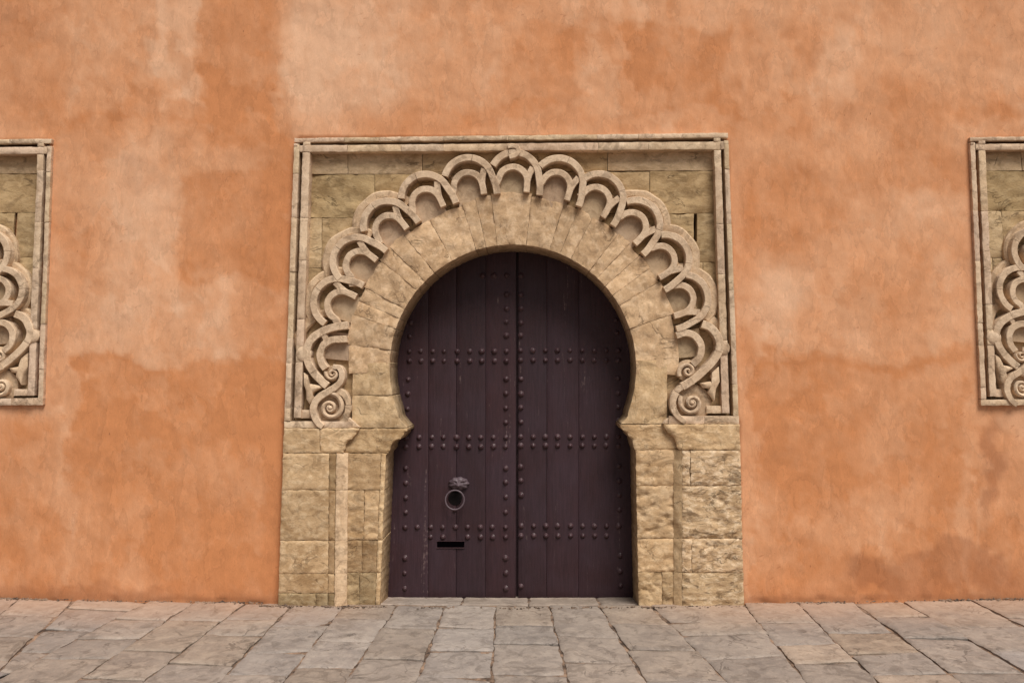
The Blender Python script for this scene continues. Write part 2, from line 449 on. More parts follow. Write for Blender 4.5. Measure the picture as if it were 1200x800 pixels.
def plate(name, poly, y0, y1, mat, parent, tr=ident, cham=0.005, dome=0.0, **kw):
    """flat carved piece from an outline, with chamfered rim and an optional swelling towards its middle"""
    poly = np.asarray(poly, float); c = poly.mean(0); n = len(poly)
    rings = [(1.0, None), (1.0, cham), (1 - 0.14, 0.0), (0.5, -dome * 0.8)]
    vs = []
    for s_, dd in rings:
        q = c + (poly - c) * s_
        qx, qy = tr(q[:, 0], q[:, 1]); X, Z = P(qx, qy, y0)
        Y = np.full(n, y1 if dd is None else y0 + dd)
        vs.append(np.stack([X, Y, Z], 1))
    qx, qy = tr(c[0], c[1]); X, Z = P(qx, qy, y0)
    vs = np.concatenate(vs + [np.array([[float(X), y0 - dome, float(Z)]])])
    fs = []
    for r in range(3):
        for i in range(n):
            j = (i + 1) % n
            fs.append((r * n + i, r * n + j, (r + 1) * n + j, (r + 1) * n + i))
    for i in range(n): fs.append((3 * n + i, 3 * n + (i + 1) % n, 4 * n))
    fs.append(tuple(range(n)))
    o = link_mesh(name, vs, fs, mat, parent, True, kw.get('color'), kw.get('label')); sharpen(o); return o

# ------------------------------------------------------------ the ground: bed and flagstones
def ground_sheet():
    xs = np.concatenate([[-60, -30, -15], np.linspace(-9, 9, 73), [15, 30, 60]])
    ys = np.concatenate([[-80, -40, -20], np.linspace(-10, 0.6, 40), [1.2]])
    X, Y = np.meshgrid(xs, ys)
    Z = ground_z(X, Y) - 0.012 + 0.003 * fbm(X * 6, Y * 6, 3, 91)
    nv, nu = X.shape
    v = np.stack([X.ravel(), Y.ravel(), Z.ravel()], 1)
    f = [(j * nu + i, j * nu + i + 1, j * nu + nu + i + 1, j * nu + nu + i) for j in range(nv - 1) for i in range(nu - 1)]
    o = link_mesh('ground', v, f, M['mortar'], None)
    o['kind'] = 'structure'; o['label'] = 'street surface of worn flagstones in front of the gate'
    return o
ground = ground_sheet()

def paver_geo(xa0, xb0, xa1, xb1, y0, y1, n=6, lift=0.0, tilt=(0, 0), worn=0.005, sk=0.0):
    """flagstone: x from xa to xb at near edge y0 and far edge y1"""
    _seed[0] += 1; sd = _seed[0]
    w_ = xb0 - xa0; h_ = y1 - y0
    nu = max(3, int(w_ / 0.04) + 2) if n > 3 else 3; nv = max(3, int(h_ / 0.04) + 2) if n > 3 else 3
    def line(k, m):
        e = min(0.2, 0.012 / m); return np.concatenate([[0, e], np.linspace(e, 1 - e, k)[1:-1], [1 - e, 1]])
    U, V = np.meshgrid(line(nu, w_), line(nv, h_))
    g = 0.0055 + 0.003 * abs(perlin(sd * 1.3, 0.5, 2))
    xa = xa0 + (xa1 - xa0) * V + g; xb = xb0 + (xb1 - xb0) * V - g
    X = xa * (1 - U) + xb * U; Y = (y0 + g) * (1 - V) + (y1 - g) * V + sk * (U - 0.5)
    d = np.minimum(np.minimum(U, 1 - U) * w_, np.minimum(V, 1 - V) * h_)
    X = X + 0.014 * perlin(X * 5, Y * 5, sd) + .007 * perlin(X * 18, Y * 18, sd + 1); Y = Y + 0.012 * perlin(X * 7, Y * 7, sd + 3) + .005 * perlin(X * 22, Y * 22, sd + 5)
    Z = ground_z(X, Y) + lift + tilt[0] * (U - .5) + tilt[1] * (V - .5) + worn * fbm(X * 7, Y * 9, 4, sd) - 0.007 * (1 - sstep(0, 0.014, d))
    return X, Y, Z

def add_paver(args, **kw):
    X, Y, Z = paver_geo(*args, **kw)
    zb = float(Z.min() - 0.05)
    v, f = grid_mesh(X, Y, Z, lambda a, b, c: np.stack([a, b, c], 1), zb)
    k = 1 + rng.normal() * 0.08; wv = rng.normal() * 0.03
    o = link_mesh('paving_stone', v, [q[::-1] for q in f], M['paver'], ground, True, (k * (1 + wv), k, k * (1 - wv * 1.3)))
    return o

# joints running away from the camera: pixel x at the foot of the wall and pixel x at the bottom edge of the photograph
JT = [(-330, None), (-230, None), (-140, None), (-62, None), (14, -103), (80, -12), (163, -6 + 4), (219, 91), (280, 170), (338, 257), (400, 332), (462, 403), (520, 487), (581, 576), (645, 666), (706, 759),
      (768, 855), (876, 945), (940, 1027), (1008, 1122), (1068, 1214), (1150, None), (1235, None), (1320, None), (1420, None), (1500, None)]
TR = {  # cross joints in each column (pixel rows)
    4: [727, 752], 5: [719, 743, 769], 6: [730, 752, 776], 7: [730, 766, 799], 8: [728, 747, 781], 9: [734, 765, 792], 10: [725, 752, 782], 11: [736, 772],
    12: [735, 761], 13: [732, 754, 789], 14: [745, 775], 15: [731, 762], 16: [730, 744, 771], 17: [731, 757, 779], 18: [744, 769, 794], 19: [727, 753, 793], 20: [740, 769]}
def joint(i):
    top, bot = JT[i]
    x0, y0 = G(top, 714)
    if bot is None: return (x0, x0)
    x1, y1 = G(bot, 800)
    sl_ = (x1 - x0) / (y1 - y0)
    xw = x0 + sl_ * (0 - y0); xf = x0 + sl_ * (-2.7 - y0)
    return (xw, xf)
JX = [joint(i) for i in range(len(JT))]
YF = -2.7
far_cols = []
for i in range(len(JX) - 1):
    (aw, af), (bw, bf) = JX[i], JX[i + 1]
    inner = 300 < JT[i][0] < 860
    rows = [G(600, y)[1] for y in TR.get(i, [])]
    last = rows[-1] if rows else 0.05
    start = -0.012
    if not rows:
        last = start
        rows = []
        first = True
        while last > YF + 0.5:
            last -= random.uniform(0.3, 0.5); rows.append(last)
    while rows[-1] > YF + 0.62: rows.append(rows[-1] - random.uniform(0.33, 0.52))
    ys = [start] + rows + [YF - random.uniform(0.0, 0.1)]
    far_cols.append((i, ys[-1]))
    lerp = lambda a, b, y: a + (b - a) * (y / YF)
    for k in range(len(ys) - 1):
        y1_, y0_ = ys[k], ys[k + 1]
        add_paver((lerp(aw, af, y0_), lerp(bw, bf, y0_), lerp(aw, af, y1_), lerp(bw, bf, y1_), y0_, y1_),
                  lift=rng.normal() * 0.0035, tilt=(rng.normal() * 0.004, rng.normal() * 0.004), sk=rng.normal() * 0.028)
# slabs of the doorway floor
thr = [(430, 541), (541, 620), (620, 702), (702, 775)]
for a, b in thr:
    xa, _ = P(a, 700, 0.15); xb, _ = P(b, 700, 0.15)
    add_paver((float(xa), float(xb), float(xa), float(xb), 0.03, 0.42), lift=-0.004, tilt=(0, 0))
# the rest of the street, farther than the photograph reaches
geo = []
x = -11.0
while x < 11:
    wd_ = random.uniform(0.42, 0.6)
    inside = JX[0][0] < x < JX[-1][0] - 0.3
    y = YF - 0.1 if inside else -0.02
    while y > -8:
        h_ = random.uniform(0.35, 0.6)
        X, Y, Z = paver_geo(x, x + wd_, x, x + wd_, y - h_, y, n=3, lift=rng.normal() * 0.003)
        v, f = grid_mesh(X, Y, Z, lambda a, b, c: np.stack([a, b, c], 1), float(Z.min() - 0.04))
        geo.append((v, [q[::-1] for q in f]))
        y -= h_
    x += wd_
v, f = join_geo(geo)
o = link_mesh('distant_paving', v, f, M['paver'], ground); o['kind'] = 'stuff'

# grit and crumbled plaster lying along the foot of the wall
geo = []
octf = [(0, 2, 4), (2, 1, 4), (1, 3, 4), (3, 0, 4), (2, 0, 5), (1, 2, 5), (3, 1, 5), (0, 3, 5)]
for k in range(2600):
    gx = random.uniform(-5.2, 5.0)
    if -2.15 < gx < 1.75: gy = -0.075 - abs(random.gauss(0, 0.02))
    else: gy = -0.012 - abs(random.gauss(0, 0.022))
    if -1.25 < gx < 0.85 and random.random() < 0.7: continue
    if perlin(gx * 1.7, 0.3, 5) < -0.12 and random.random() < 0.8: continue
    q = random.uniform(0.003, 0.010) * (1.6 if random.random() < 0.08 else 1)
    a_ = np.array([[1, 0, 0], [-1, 0, 0], [0, 1, 0], [0, -1, 0], [0, 0, 1], [0, 0, -1]]) * q * rng.uniform(.5, 1.3, (6, 1)) * np.array([1.3, 1, .7])
    geo.append((a_ + np.array([gx, gy, float(ground_z(gx, gy)) + q * 0.3]), octf))
v, f = join_geo(geo)
o = link_mesh('grit', v, f, M['mortar'], None, False); o['kind'] = 'stuff'; o['category'] = 'grit'
o['label'] = 'grit and crumbled plaster lying where the wall meets the paving'

# ------------------------------------------------------------ the plastered wall
def wall():
    def axis(a, b, fine0, fine1, fs, cs, extra):
        v = list(np.arange(a, fine0, cs)) + list(np.arange(fine0, fine1, fs)) + list(np.arange(fine1, b + cs, cs))
        v = [q for q in v if all(abs(q - e) > 0.8 for e in extra)] + extra
        return np.array(sorted(v))
    HX0, HX1, HY0 = 358.0, 840.0, 184.0
    xs = axis(-900, 2100, -30, 1230, 3.4, 30, [HX0, HX1])
    ys = axis(-560, 760, -30, 716, 3.4, 30, [HY0])
    PX, PY = np.meshgrid(xs, ys)
    X, Z = P(PX, PY, 0.0)
    # warped domain for soft plaster stains
    wx = PX + 26 * fbm(PX / 70, PY / 70, 5, 11) + 7 * fbm(PX / 17, PY / 17, 3, 15)
    wy = PY + 26 * fbm(PX / 70, PY / 70, 5, 21) + 7 * fbm(PX / 17, PY / 17, 3, 25)
    def box(x0, x1, y0, y1, e=14):
        e = max(3.2, e * 0.55)
        return sstep(x0 - e, x0 + e, wx) * (1 - sstep(x1 - e, x1 + e, wx)) * sstep(y0 - e, y0 + e, wy) * (1 - sstep(y1 - e, y1 + e, wy))
    def ell(cx, cy, rx, ry, e=0.35):
        r = np.hypot((wx - cx) / rx, (wy - cy) / ry); return 1 - sstep(1 - e, 1 + e, r)
    def ring(cx, cy, rx, ry, wd=0.07):
        r = np.hypot((wx - cx) / rx, (wy - cy) / ry); return np.exp(-((r - 1) / wd) ** 2)
    t = 0.34 * fbm(PX / 150, PY / 190, 5, 31) + 0.26 * fbm(PX / 42, PY / 60, 5, 41, 0.6) + 0.12 * fbm(wx / 12, wy / 26, 4, 51)
    for sc_, sd_, am in ((75, 131, .20), (34, 141, .15), (15, 151, .07)):
        q = fbm((PX + 10 * fbm(PX / 16, PY / 16, 4, sd_ + 3)) / sc_, (PY + 12 * fbm(PX / 20, PY / 20, 4, sd_ + 7)) / (sc_ * 1.5), 3, sd_)
        t += am * (sstep(0.02, 0.10, q) - 0.35) * (0.4 + sstep(-.2, .3, fbm(PX / 120, PY / 120, 2, sd_ + 9)))
    t += 0.38 * box(240, 328, -200, 165, 9) + 0.20 * ell(285, 130, 45, 60)
    t -= 0.45 * box(182, 238, -200, 125, 7)
    t -= 0.50 * ell(390, 80, 80, 85, .5)
    t += 0.35 * box(-60, 70, -60, 150, 40)
    t += 0.30 * np.exp(-((wy - 148) / 5) ** 2) * box(70, 280, 100, 190, 10)
    t += 0.42 * box(214, 335, 198, 335, 8)
    t -= 0.32 * ell(165, 290, 55, 110, .5)
    t += 0.28 * ell(298, 380, 32, 52, .3) + 0.22 * ell(75, 330, 22, 70, .4)
    t -= 0.40 * ell(235, 370, 40, 50, .5)
    t += 0.52 * box(85, 345, 424, 800, 7) * (1 - 0.25 * sstep(470, 640, PY)) + 0.25 * np.exp(-((wy - 428) / 6) ** 2) * box(85, 200, 380, 470, 8)
    t += 0.30 * box(-200, 75, 490, 800, 16) + 0.15 * ell(250, 640, 90, 50, .6)
    t += 0.30 * ell(632, 85, 38, 62, .15) + 0.16 * ring(632, 85, 38, 62, .08) + 0.14 * ring(598, 100, 24, 40, .1)
    t += 0.42 * box(733, 848, 34, 132, 8) + 0.1 * ell(790, 60, 60, 45)
    t += 0.12 * ring(482, 86, 28, 34, .09) - 0.2 * ell(700, 95, 26, 50)
    t += 0.22 * box(400, 860, 128, 158, 8)
    t += 0.22 * box(853, 960, 20, 160, 20) + 0.32 * ell(925, 245, 60, 55, .35) + 0.3 * ell(1060, 130, 60, 45, .5)
    t -= 0.45 * ell(900, 350, 45, 48, .5) + 0.3 * ell(1065, 250, 55, 34, .4) + 0.3 * ell(982, 90, 26, 40, .4)
    t += 0.3 * ell(1065, 190, 45, 26) + 0.3 * ell(1160, 140, 50, 12)
    t += 0.40 * box(885, 1132, 412, 800, 7) + 0.3 * np.exp(-((wy - 424) / 6) ** 2) * box(885, 1130, 380, 470, 8)
    t += 0.25 * ell(950, 570, 60, 120, .5) + 0.25 * box(1140, 1400, 500, 800, 14)
    t -= 0.25 * ell(1000, 610, 70, 40, .5) + 0.3 * ell(880, 560, 24, 180, .6)
    t += 0.35 * sstep(858, 878, PX) * (1 - sstep(878, 900, PX)) * sstep(180, 300, PY)
    t += 0.30 * (1 - sstep(8, 26, np.abs(PX - 326)))
    t -= 0.30 * (np.exp(-((wx - 1154) / 4) ** 2) * box(1100, 1200, 530, 665, 8))
    br = 0.85 * ell(1095, 668, 105, 27, .22) + 0.45 * ell(1015, 668, 30, 22, .4) + 0.9 * ell(1164, 545, 12, 50, .4) + 0.35 * box(1150, 1300, 640, 720, 8)
    br += 0.45 * box(-50, 190, 688, 720, 4) + 0.3 * box(-60, 60, 0, 40, 20) + 0.25 * ell(168, 205, 30, 25, .2)
    br += 0.16 * sstep(-0.05, 0.6, fbm(wx / 40, wy / 22, 5, 61)) * (1 - sstep(160, 330, PY)) + 0.15 * sstep(0.25, 0.8, fbm(wx / 60, wy / 60, 5, 71))
    br += 1.0 * np.exp(-((PY - (705 - 6 * np.clip(np.abs(PX - 600) / 560, 0, 1) ** 1.6) - 4 * fbm(PX / 30, PY * 0, 3, 66)) / 4.0) ** 2) + 0.3 * np.exp(-((PY - 694 - 10 * fbm(PX / 40, PY / 40, 4, 67)) / 9.0) ** 2)
    br += 0.25 * (1 - sstep(0, 150, PX)) * 0.6 + 0.15 * sstep(1100, 1250, PX)  # browner towards both sides: lens falloff painted into the wall colour
    # brush marks and old drips
    dr = fbm(wx / 7, wy / 60, 4, 81); t += 0.10 * dr
    light = np.array(srgb(234, 187, 152)[:3]); mid = np.array(srgb(222, 163, 122)[:3]); deep = np.array(srgb(207, 139, 92)[:3]); brown = np.array(srgb(156, 100, 68)[:3])
    t = np.clip(t, -1, 1)[..., None]; br = np.clip(br, 0, 1)[..., None]
    c = np.where(t < 0, mid + (light - mid) * np.minimum(-t * 1.4, 1), mid + (deep - mid) * np.minimum(t * 1.5, 1))
    c = c + (brown - c) * br * 0.55
    c = c * 0.90
    Y = 0.010 * fbm(X * 1.6, Z * 1.6, 4, 33) + 0.0035 * fbm(X * 6, Z * 6, 4, 35) + 0.0018 * t[..., 0]
    def inpan(x0t, x1t, x0b, x1b, yt, yb):
        k = np.clip((PY - yt) / (yb - yt), 0, 1); e = 2.0
        return sstep(0, 4, PX - (x0t + (x0b - x0t) * k) - e) * sstep(0, 4, (x1t + (x1b - x1t) * k) - PX - e) * sstep(0, 4, PY - yt - e) * sstep(0, 4, yb - PY - e)
    ip = np.maximum.reduce([inpan(344.6, 853.5, 332.5, 866.4, 160, 500), inpan(330, 868, 326, 872, 490, 760), inpan(-600, 60, -620, 49, 164, 474), inpan(1137.5, 1800, 1150, 1800, 161, 474)])
    nearp = np.maximum.reduce([inpan(330, 868, 320, 880, 148, 760), inpan(-600, 72, -620, 62, 152, 486), inpan(1125, 1800, 1138, 1800, 150, 486)])
    Y = Y * (1 - 0.7 * nearp) * (1 - ip) + 0.085 * ip
    # shallow holes and lifted edges at the foot of the wall
    Y = Y + 0.012 * sstep(0.1, 0.5, fbm(X * 6, Z * 12, 4, 37)) * (1 - sstep(0.0, 0.05, Z - ground_z(X, 0)))
    near = sstep(0.0, 0.06, np.minimum.reduce([np.abs(PX - 340), np.abs(PX - 866)]) * 0.007)
    nv, nu = X.shape
    front = np.stack([X.ravel(), Y.ravel(), Z.ravel()], 1)
    faces = []
    cx = (xs[:-1] + xs[1:]) / 2; cy = (ys[:-1] + ys[1:]) / 2
    for j in range(nv - 1):
        for i in range(nu - 1):
            if HX0 < cx[i] < HX1 and cy[j] > HY0: continue
            a = j * nu + i; faces.append((a, a + nu, a + nu + 1, a + 1))
    # body of the wall behind
    x0, x1 = X[0].min(), X[0].max(); z1, z0 = Z[0].max(), -0.5
    n0 = len(front)
    ext = [(X[0, 0], 0, Z[0, 0]), (X[0, -1], 0, Z[0, -1]), (X[-1, -1], 0, Z[-1, -1]), (X[-1, 0], 0, Z[-1, 0])]
    bk = [(a, 0.9, c_) for a, b, c_ in ext]
    verts = np.concatenate([front, np.array(ext), np.array(bk)])
    for k in range(4):
        k2 = (k + 1) % 4; faces.append((n0 + k, n0 + k2, n0 + 4 + k2, n0 + 4 + k))
    faces.append((n0 + 4, n0 + 5, n0 + 6, n0 + 7))
    # reveals of the opening behind the stonework
    hx0, hz0 = P(HX0, HY0); hx1, _ = P(HX1, HY0); bx0, bz = P(HX0, 760); bx1, _ = P(HX1, 760)
    n1 = len(verts)
    verts = np.concatenate([verts, np.array([(bx0, 0.085, bz), (hx0, 0.085, hz0), (hx1, 0.085, hz0), (bx1, 0.085, bz), (bx0, 0.9, bz), (hx0, 0.9, hz0), (hx1, 0.9, hz0), (bx1, 0.9, bz)])])
    for k in range(3): faces.append((n1 + k, n1 + k + 1, n1 + 5 + k, n1 + 4 + k))
    cen = (verts.min(0) + verts.max(0)) / 2
    me = bpy.data.meshes.new('plaster_wall'); me.from_pydata((verts - cen).tolist(), [], faces); me.materials.append(M['plaster'])
    me.polygons.foreach_set('use_smooth', [True] * len(me.polygons))
    ca = me.color_attributes.new('stain_and_falloff', 'FLOAT_COLOR', 'POINT')
    cols = np.ones((len(verts), 4)); cols[:, :3] = mid * 0.90; cols[:n0, :3] = c.reshape(-1, 3)
    ca.data.foreach_set('color', cols.ravel())
    o = bpy.data.objects.new('plaster_wall', me); COL.objects.link(o); o.location = Vector(cen)
    o['label'] = 'high orange ochre plastered wall with mottled damp stains around the gate'; o['category'] = 'wall'
    return o
wall()

# ------------------------------------------------------------ carved panel (frame, spandrel stones, interlaced scallops, scrolls)
CX, CY = 601.0, 431.0
def polar(t_, r_, th, R0):
    """local unit coordinates -> pixels; th in degrees clockwise from the top"""
    # tangential offset along a straight tangent at angle th
    a = math.radians(th)
    t_ = np.asarray(t_, float); r_ = np.asarray(r_, float)
    x = CX + (R0 + r_) * math.sin(a) + t_ * math.cos(a)
    y = CY - (R0 + r_) * math.cos(a) + t_ * math.sin(a)
    return x, y
def arc(c, r, a0, a1, n=22):
    a = np.radians(np.linspace(a0, a1, n)); return [(c[0] + r * math.cos(q), c[1] + r * math.sin(q)) for q in a]

R1 = 144.5
VJ = [-92, -81.8, -71.5, -66.5, -61.5, -51, -45.6, -39.4, -29.4, -17.3, -12.5, -7.2, 6.2, 17.3, 22.4, 28, 38.2, 43.2, 48.5, 54, 59.6, 71.4, 92.5]
def voussoirs(root, tr=ident, y0=-0.014, back=0.38, edges=VJ, step=3):
    for a, b in zip(edges[:-1], edges[1:]):
        ro_ = 203 - 9 * (abs((a + b) / 2) / 82) ** 2 + rng.normal() * 1.5
        def vs(u, v, a=a, b=b, ro_=ro_):
            an = np.radians(a + (b - a) * u); r = ro_ + (R1 - ro_) * v + 1.8 * perlin(u * 3, v * 0 + a, 3) * (1 - v)
            return tr(CX + r * np.sin(an), CY - r * np.cos(an))
        k = 1 + rng.normal() * 0.09
        slab('voussoir', vs, y0, back, M['voussoir'], root, step=step, rough=0.006, edge=0.0035, ew=.012, chips=0.006, color=(k * 1.02, k * .975, k * .965), jit=0.003, gap=0.0011)

def carved_panel(root, tr=ident, dy=0.0, back=0.28, blind=False):
    def T(fn):
        def g(u, v):
            r = fn(u, v); q = tr(r[0], r[1]); return (q[0], q[1]) + tuple(r[2:])
        return g
    hole = None if blind else (CX, CY, 168)
    if blind:
        hx, hy = tr(CX, CY); hole = None
    # --- plain stones of the field, behind the carving
    yF = 0.030 + dy
    ash = [(0.98, .98, 1.0), (0.80, .79, .70), (1.02, 1.02, 1.04), (0.86, .85, .80), (1.05, 1.03, .98)]
    def fs(x0, y0, x1, y1, xb0=None, xb1=None, col=None, chips=0.006, label=None):
        xb0 = x0 if xb0 is None else xb0; xb1 = x1 if xb1 is None else xb1
        return slab('field_stone', T(quad((x0, y0), (x1, y0), (xb1, y1), (xb0, y1))), yF, back, M['field'], root, step=6, rough=0.006, chips=chips,
             edge=0.005, color=col, hole=hole, nscale=7, strat=2, label=label)
    fs(350, 172, 407.6, 204, col=(1.12, 1.12, 1.14), chips=0.002); fs(407.6, 172, 495, 204, col=(1.1, 1.1, 1.12), chips=0.002); fs(495, 172, 600, 204, col=(.86, .84, .8))
    fs(600, 170, 712, 201, col=(.88, .84, .76)); fs(712, 170, 846, 200, col=(1.06, 1.04, 1.05), chips=0.003)
    fs(349, 204, 439, 255, col=(.80, .77, .66), chips=0.012, label='olive brown stone with a slanting scar across its face'); fs(439, 204, 600, 255, col=(.85, .8, .68), chips=0.008)
    fs(600, 201, 761.6, 250, col=(.9, .85, .76)); fs(761.6, 200, 848, 250, col=(.88, .83, .72), chips=0.007)
    fs(349, 255, 377, 314, col=(1.08, 1.08, 1.05), chips=0.004); fs(377, 255, 500, 314, col=(.95, .92, .84), chips=0.01)
    fs(700, 250, 813.5, 307, col=(.82, .79, .7), chips=0.012); fs(813.5, 283, 817, 307, col=(.95, .9, .82), chips=0.002); fs(817, 250, 850, 307, col=(.86, .84, .76), chips=0.003)
    fs(348, 314, 361, 396, col=(1.0, .99, .95), chips=0.004); fs(361, 314, 460, 396, col=(.88, .87, .82)); fs(740, 307, 824, 380, col=(.86, .83, .76)); fs(824, 307, 852, 380, col=(.84, .82, .74))
    fs(345, 396, 418, 503 if not blind else 498, col=(.84, .80, .74)); fs(778, 380, 858, 498, col=(.82, .79, .74))
    if blind:
        slab('infill_slab', T(quad((430, 250), (775, 250), (775, 498), (430, 498))), dy - 0.004, back, M['infill'], root, step=20, rough=0.004)
        slab('infill_slab', T(quad((418, 380), (430, 380), (430, 498), (418, 498))), dy - 0.002, back, M['field'], root, step=20)
        slab('infill_slab', T(quad((775, 380), (779, 380), (779, 496), (775, 496))), dy - 0.002, back, M['field'], root, step=20)
        voussoirs(root, tr, dy - 0.016, back, [-117] + VJ[::2] + [92.5, 117], 7)
        slab('infill_slab', T(quad((495, 200), (705, 200), (705, 250), (495, 250))), dy + 0.004, back, M['field'], root, step=20)
    # --- frame of two fillets with a groove between them
    yB = -0.052 + dy
    lo = [(344.6, 161), (332.5, 501)]; li = [(350.9, 161), (339.3, 501)]; gi = [(354.9, 161), (343.8, 501)]; ii = [(363.8, 161), (352.2, 501)]
    ro = [(853.6, 156), (866.4, 497)]; ri = [(848.1, 156), (860.1, 497)]; gr = [(844.4, 156), (855.5, 497)]; ir = [(836.4, 156), (846.8, 497)]
    kw = dict(step=5, rough=0.0035, edge=0.004, ew=0.009, nscale=14, jit=0.003, gap=0.0009)
    GC = (.42, .37, .32)  # groove floor colour, darkened to paint in the groove's deep shade
    def vbar(L, R, cuts, mat='carved', yy=yB):
        for a, b in zip(cuts[:-1], cuts[1:]):
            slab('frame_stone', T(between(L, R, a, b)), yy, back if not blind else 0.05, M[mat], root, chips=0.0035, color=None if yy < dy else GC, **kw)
    vbar(lo, li, [168.5, 203, 255, 318, 396, 425, 478, 493]); vbar(gi, ii, [178.4, 255, 305, 373, 405, 424, 489.5])
    vbar(ri, ro, [164.5, 198, 262, 340, 392, 450, 487]); vbar(ir, gr, [175.6, 196, 262, 321, 399, 416, 484])
    def hbar(x0, x1, fa, fb, cuts, yy=yB):
        cuts = [x0] + cuts + [x1]
        for a, b in zip(cuts[:-1], cuts[1:]):
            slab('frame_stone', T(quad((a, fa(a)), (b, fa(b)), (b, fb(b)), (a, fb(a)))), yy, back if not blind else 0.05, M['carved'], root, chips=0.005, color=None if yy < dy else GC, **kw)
    ft = lambda k0, k1: (lambda x: k0 + (k1 - k0) * (x - 350) / 490)
    hbar(344.6, 853.6, ft(161.5, 155.5), ft(166.4, 161.2), [403, 444, 520, 596, 700, 748, 800])
    hbar(354.4, 844.9, ft(170.2, 165.6), ft(177.9, 174.8), [407, 470, 520, 604, 701, 760])
    for q in (((355.2, 166.3), (363.4, 166.2), (363.2, 170.1), (355.0, 170.3)), ((350.8, 170.4), (355.0, 170.3), (354.6, 177.6), (350.5, 177.7)),
              ((836.6, 161.4), (844.2, 161.3), (844.5, 165.5), (836.9, 165.6)), ((844.5, 165.6), (848.4, 165.5), (848.8, 174.6), (844.8, 174.7))):
        slab('frame_stone', T(quad(*q)), yB + 0.002, 0.05, M['carved'], root, step=3, gap=0, edge=0.002, ew=.004)
    # corner fillets crossing the groove
    slab('frame_stone', T(quad((344.6, 168.2), (348.4, 168.2), (348.4, 170.8), (344.6, 170.8))), yB - 0.002, 0.02 + dy, M['carved'], root, gap=0, edge=0.001)
    # groove floor
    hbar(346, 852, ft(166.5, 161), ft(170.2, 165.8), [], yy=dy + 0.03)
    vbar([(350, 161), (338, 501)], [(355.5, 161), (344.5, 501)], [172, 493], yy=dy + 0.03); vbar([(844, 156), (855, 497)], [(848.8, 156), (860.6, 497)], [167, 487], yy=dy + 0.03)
    # bottom bars
    if blind:
        hbar(332.5, 866.4, lambda x: 493.4 - (x - 340) * 0.0125, lambda x: 501 - (x - 340) * 0.0092, [420, 500, 600, 700, 780, 826])
    else:
        hbar(332.5, 413, lambda x: 493.4, lambda x: 501.2, [372]); hbar(784, 866.4, lambda x: 487.2, lambda x: 496.6, [826])
    hbar(351.5, 370, lambda x: 480, lambda x: 490, [], yy=yB + 0.014); hbar(828, 846.5, lambda x: 475.5, lambda x: 484.2, [], yy=yB + 0.014)
    # --- smooth slabs between the scallops and the voussoirs
    n_u = 13; TH = [-82.8, -69.9, -56, -41.6, -27.6, -13.7, 0.2, 13.6, 26.6, 40.3, 54.1, 67.8, 82.1]
    R0 = lambda th: 216 - (7 if th < 0 else 12) * (abs(th) / 82) ** 2.2
    for k, th in enumerate(TH):
        def sect(u, v, th=th):
            a = np.radians(th + (u - .5) * (8.6 + 1.0 * v)); r = R0(th) + 19 - v * 43
            return CX + r * np.sin(a), CY - r * np.cos(a)
        slab('infill_slab', T(sect), -0.002 + 0.002 * (k % 2) + dy, back, M['infill'], root, step=7, rough=0.004, edge=0.002, nscale=8)
    # --- interlaced scallops
    yS = -0.060 + dy; yk = 0.04 + dy
    for k, th in enumerate(TH):
        r0 = R0(th); U = lambda pts: np.array([polar(p[0], p[1], th, r0) for p in pts])
        seq = 0.0016 * (k % 3)
        # backing rim
        if abs(th) > 38:
            a0, a1 = (168, 25) if th > 0 else (150, 5)
            ribbon('backing_rim', U(arc((1, 8), 36, a0, a1)), 11, -0.004 + dy - seq, yk, M['carved'], root, tr, color=(.93, .91, .86), cham=0.014, wob=1.6)
        kk = 1 + rng.normal() * .03; col = (kk, kk, kk)
        if 0 < k < n_u - 1:
            outer = arc((1, 8), 28.6, 168 if k in (1, 2) else 152, 4, 26) + [(30.3, 4), (31.0, -2), (31.0, -8), (30.4, -13.2)]
            ribbon('scallop_arch', U(outer), 8.0, yS - seq, yk, M['carved'], root, tr, color=col)
        if k == 0:
            pts = smooth_path([(383, 452), (376, 446), (367, 436), (360.5, 424), (359, 409), (366, 396), (379, 387.5), (393, 383), (407.5, 381)], 5)
            ribbon('scallop_arch', pts, 9.0, yS, yk, M['carved'], root, tr, color=col)
            pts = smooth_path([(381, 432), (376, 424), (374.8, 414), (379, 404), (388, 398.5), (397, 397.5), (406.5, 397)], 5)
            inner = ribbon_geo(pts, 8.0, yS + 0.003, yk, tr); spur = ribbon_geo([(383, 404), (381, 396), (378.5, 391.5)], 6.5, yS + 0.006, yk, tr)
        elif k == n_u - 1:
            pts = smooth_path([(823, 379.5), (832, 383), (839.5, 391), (844, 403), (842, 413), (834, 425), (822, 437), (811, 446), (800, 453)], 5)
            ribbon('scallop_arch', pts, 9.2, yS - 0.003, yk, M['carved'], root, tr, color=col)
            pts = smooth_path([(793, 393), (803, 390), (813, 392.5), (820.5, 401), (822, 411), (819, 420), (812, 427)], 5)
            inner = ribbon_geo(pts, 8.0, yS + 0.003, yk, tr); spur = None
        else:
            inner = ribbon_geo(U(([(-26, -3), (-22.5, 0)] if k in (1, 2) else [(-20.5, -1)]) + arc((-0.8, 2.8), 16.8, 172, 2, 20) + [(15.9, -3), (15.2, -9.8)]), 7.4, yS + 0.003 + seq, yk, tr)
            spur = ribbon_geo(U([(15.8, 3), (18.5, 11), (22.5, 19)]), 7.5, yS + 0.006, yk, tr)
        v, f = join_geo([inner, spur] if spur else [inner])
        o = link_mesh('inner_arch', v, f, M['carved'], root, True, col); sharpen(o)
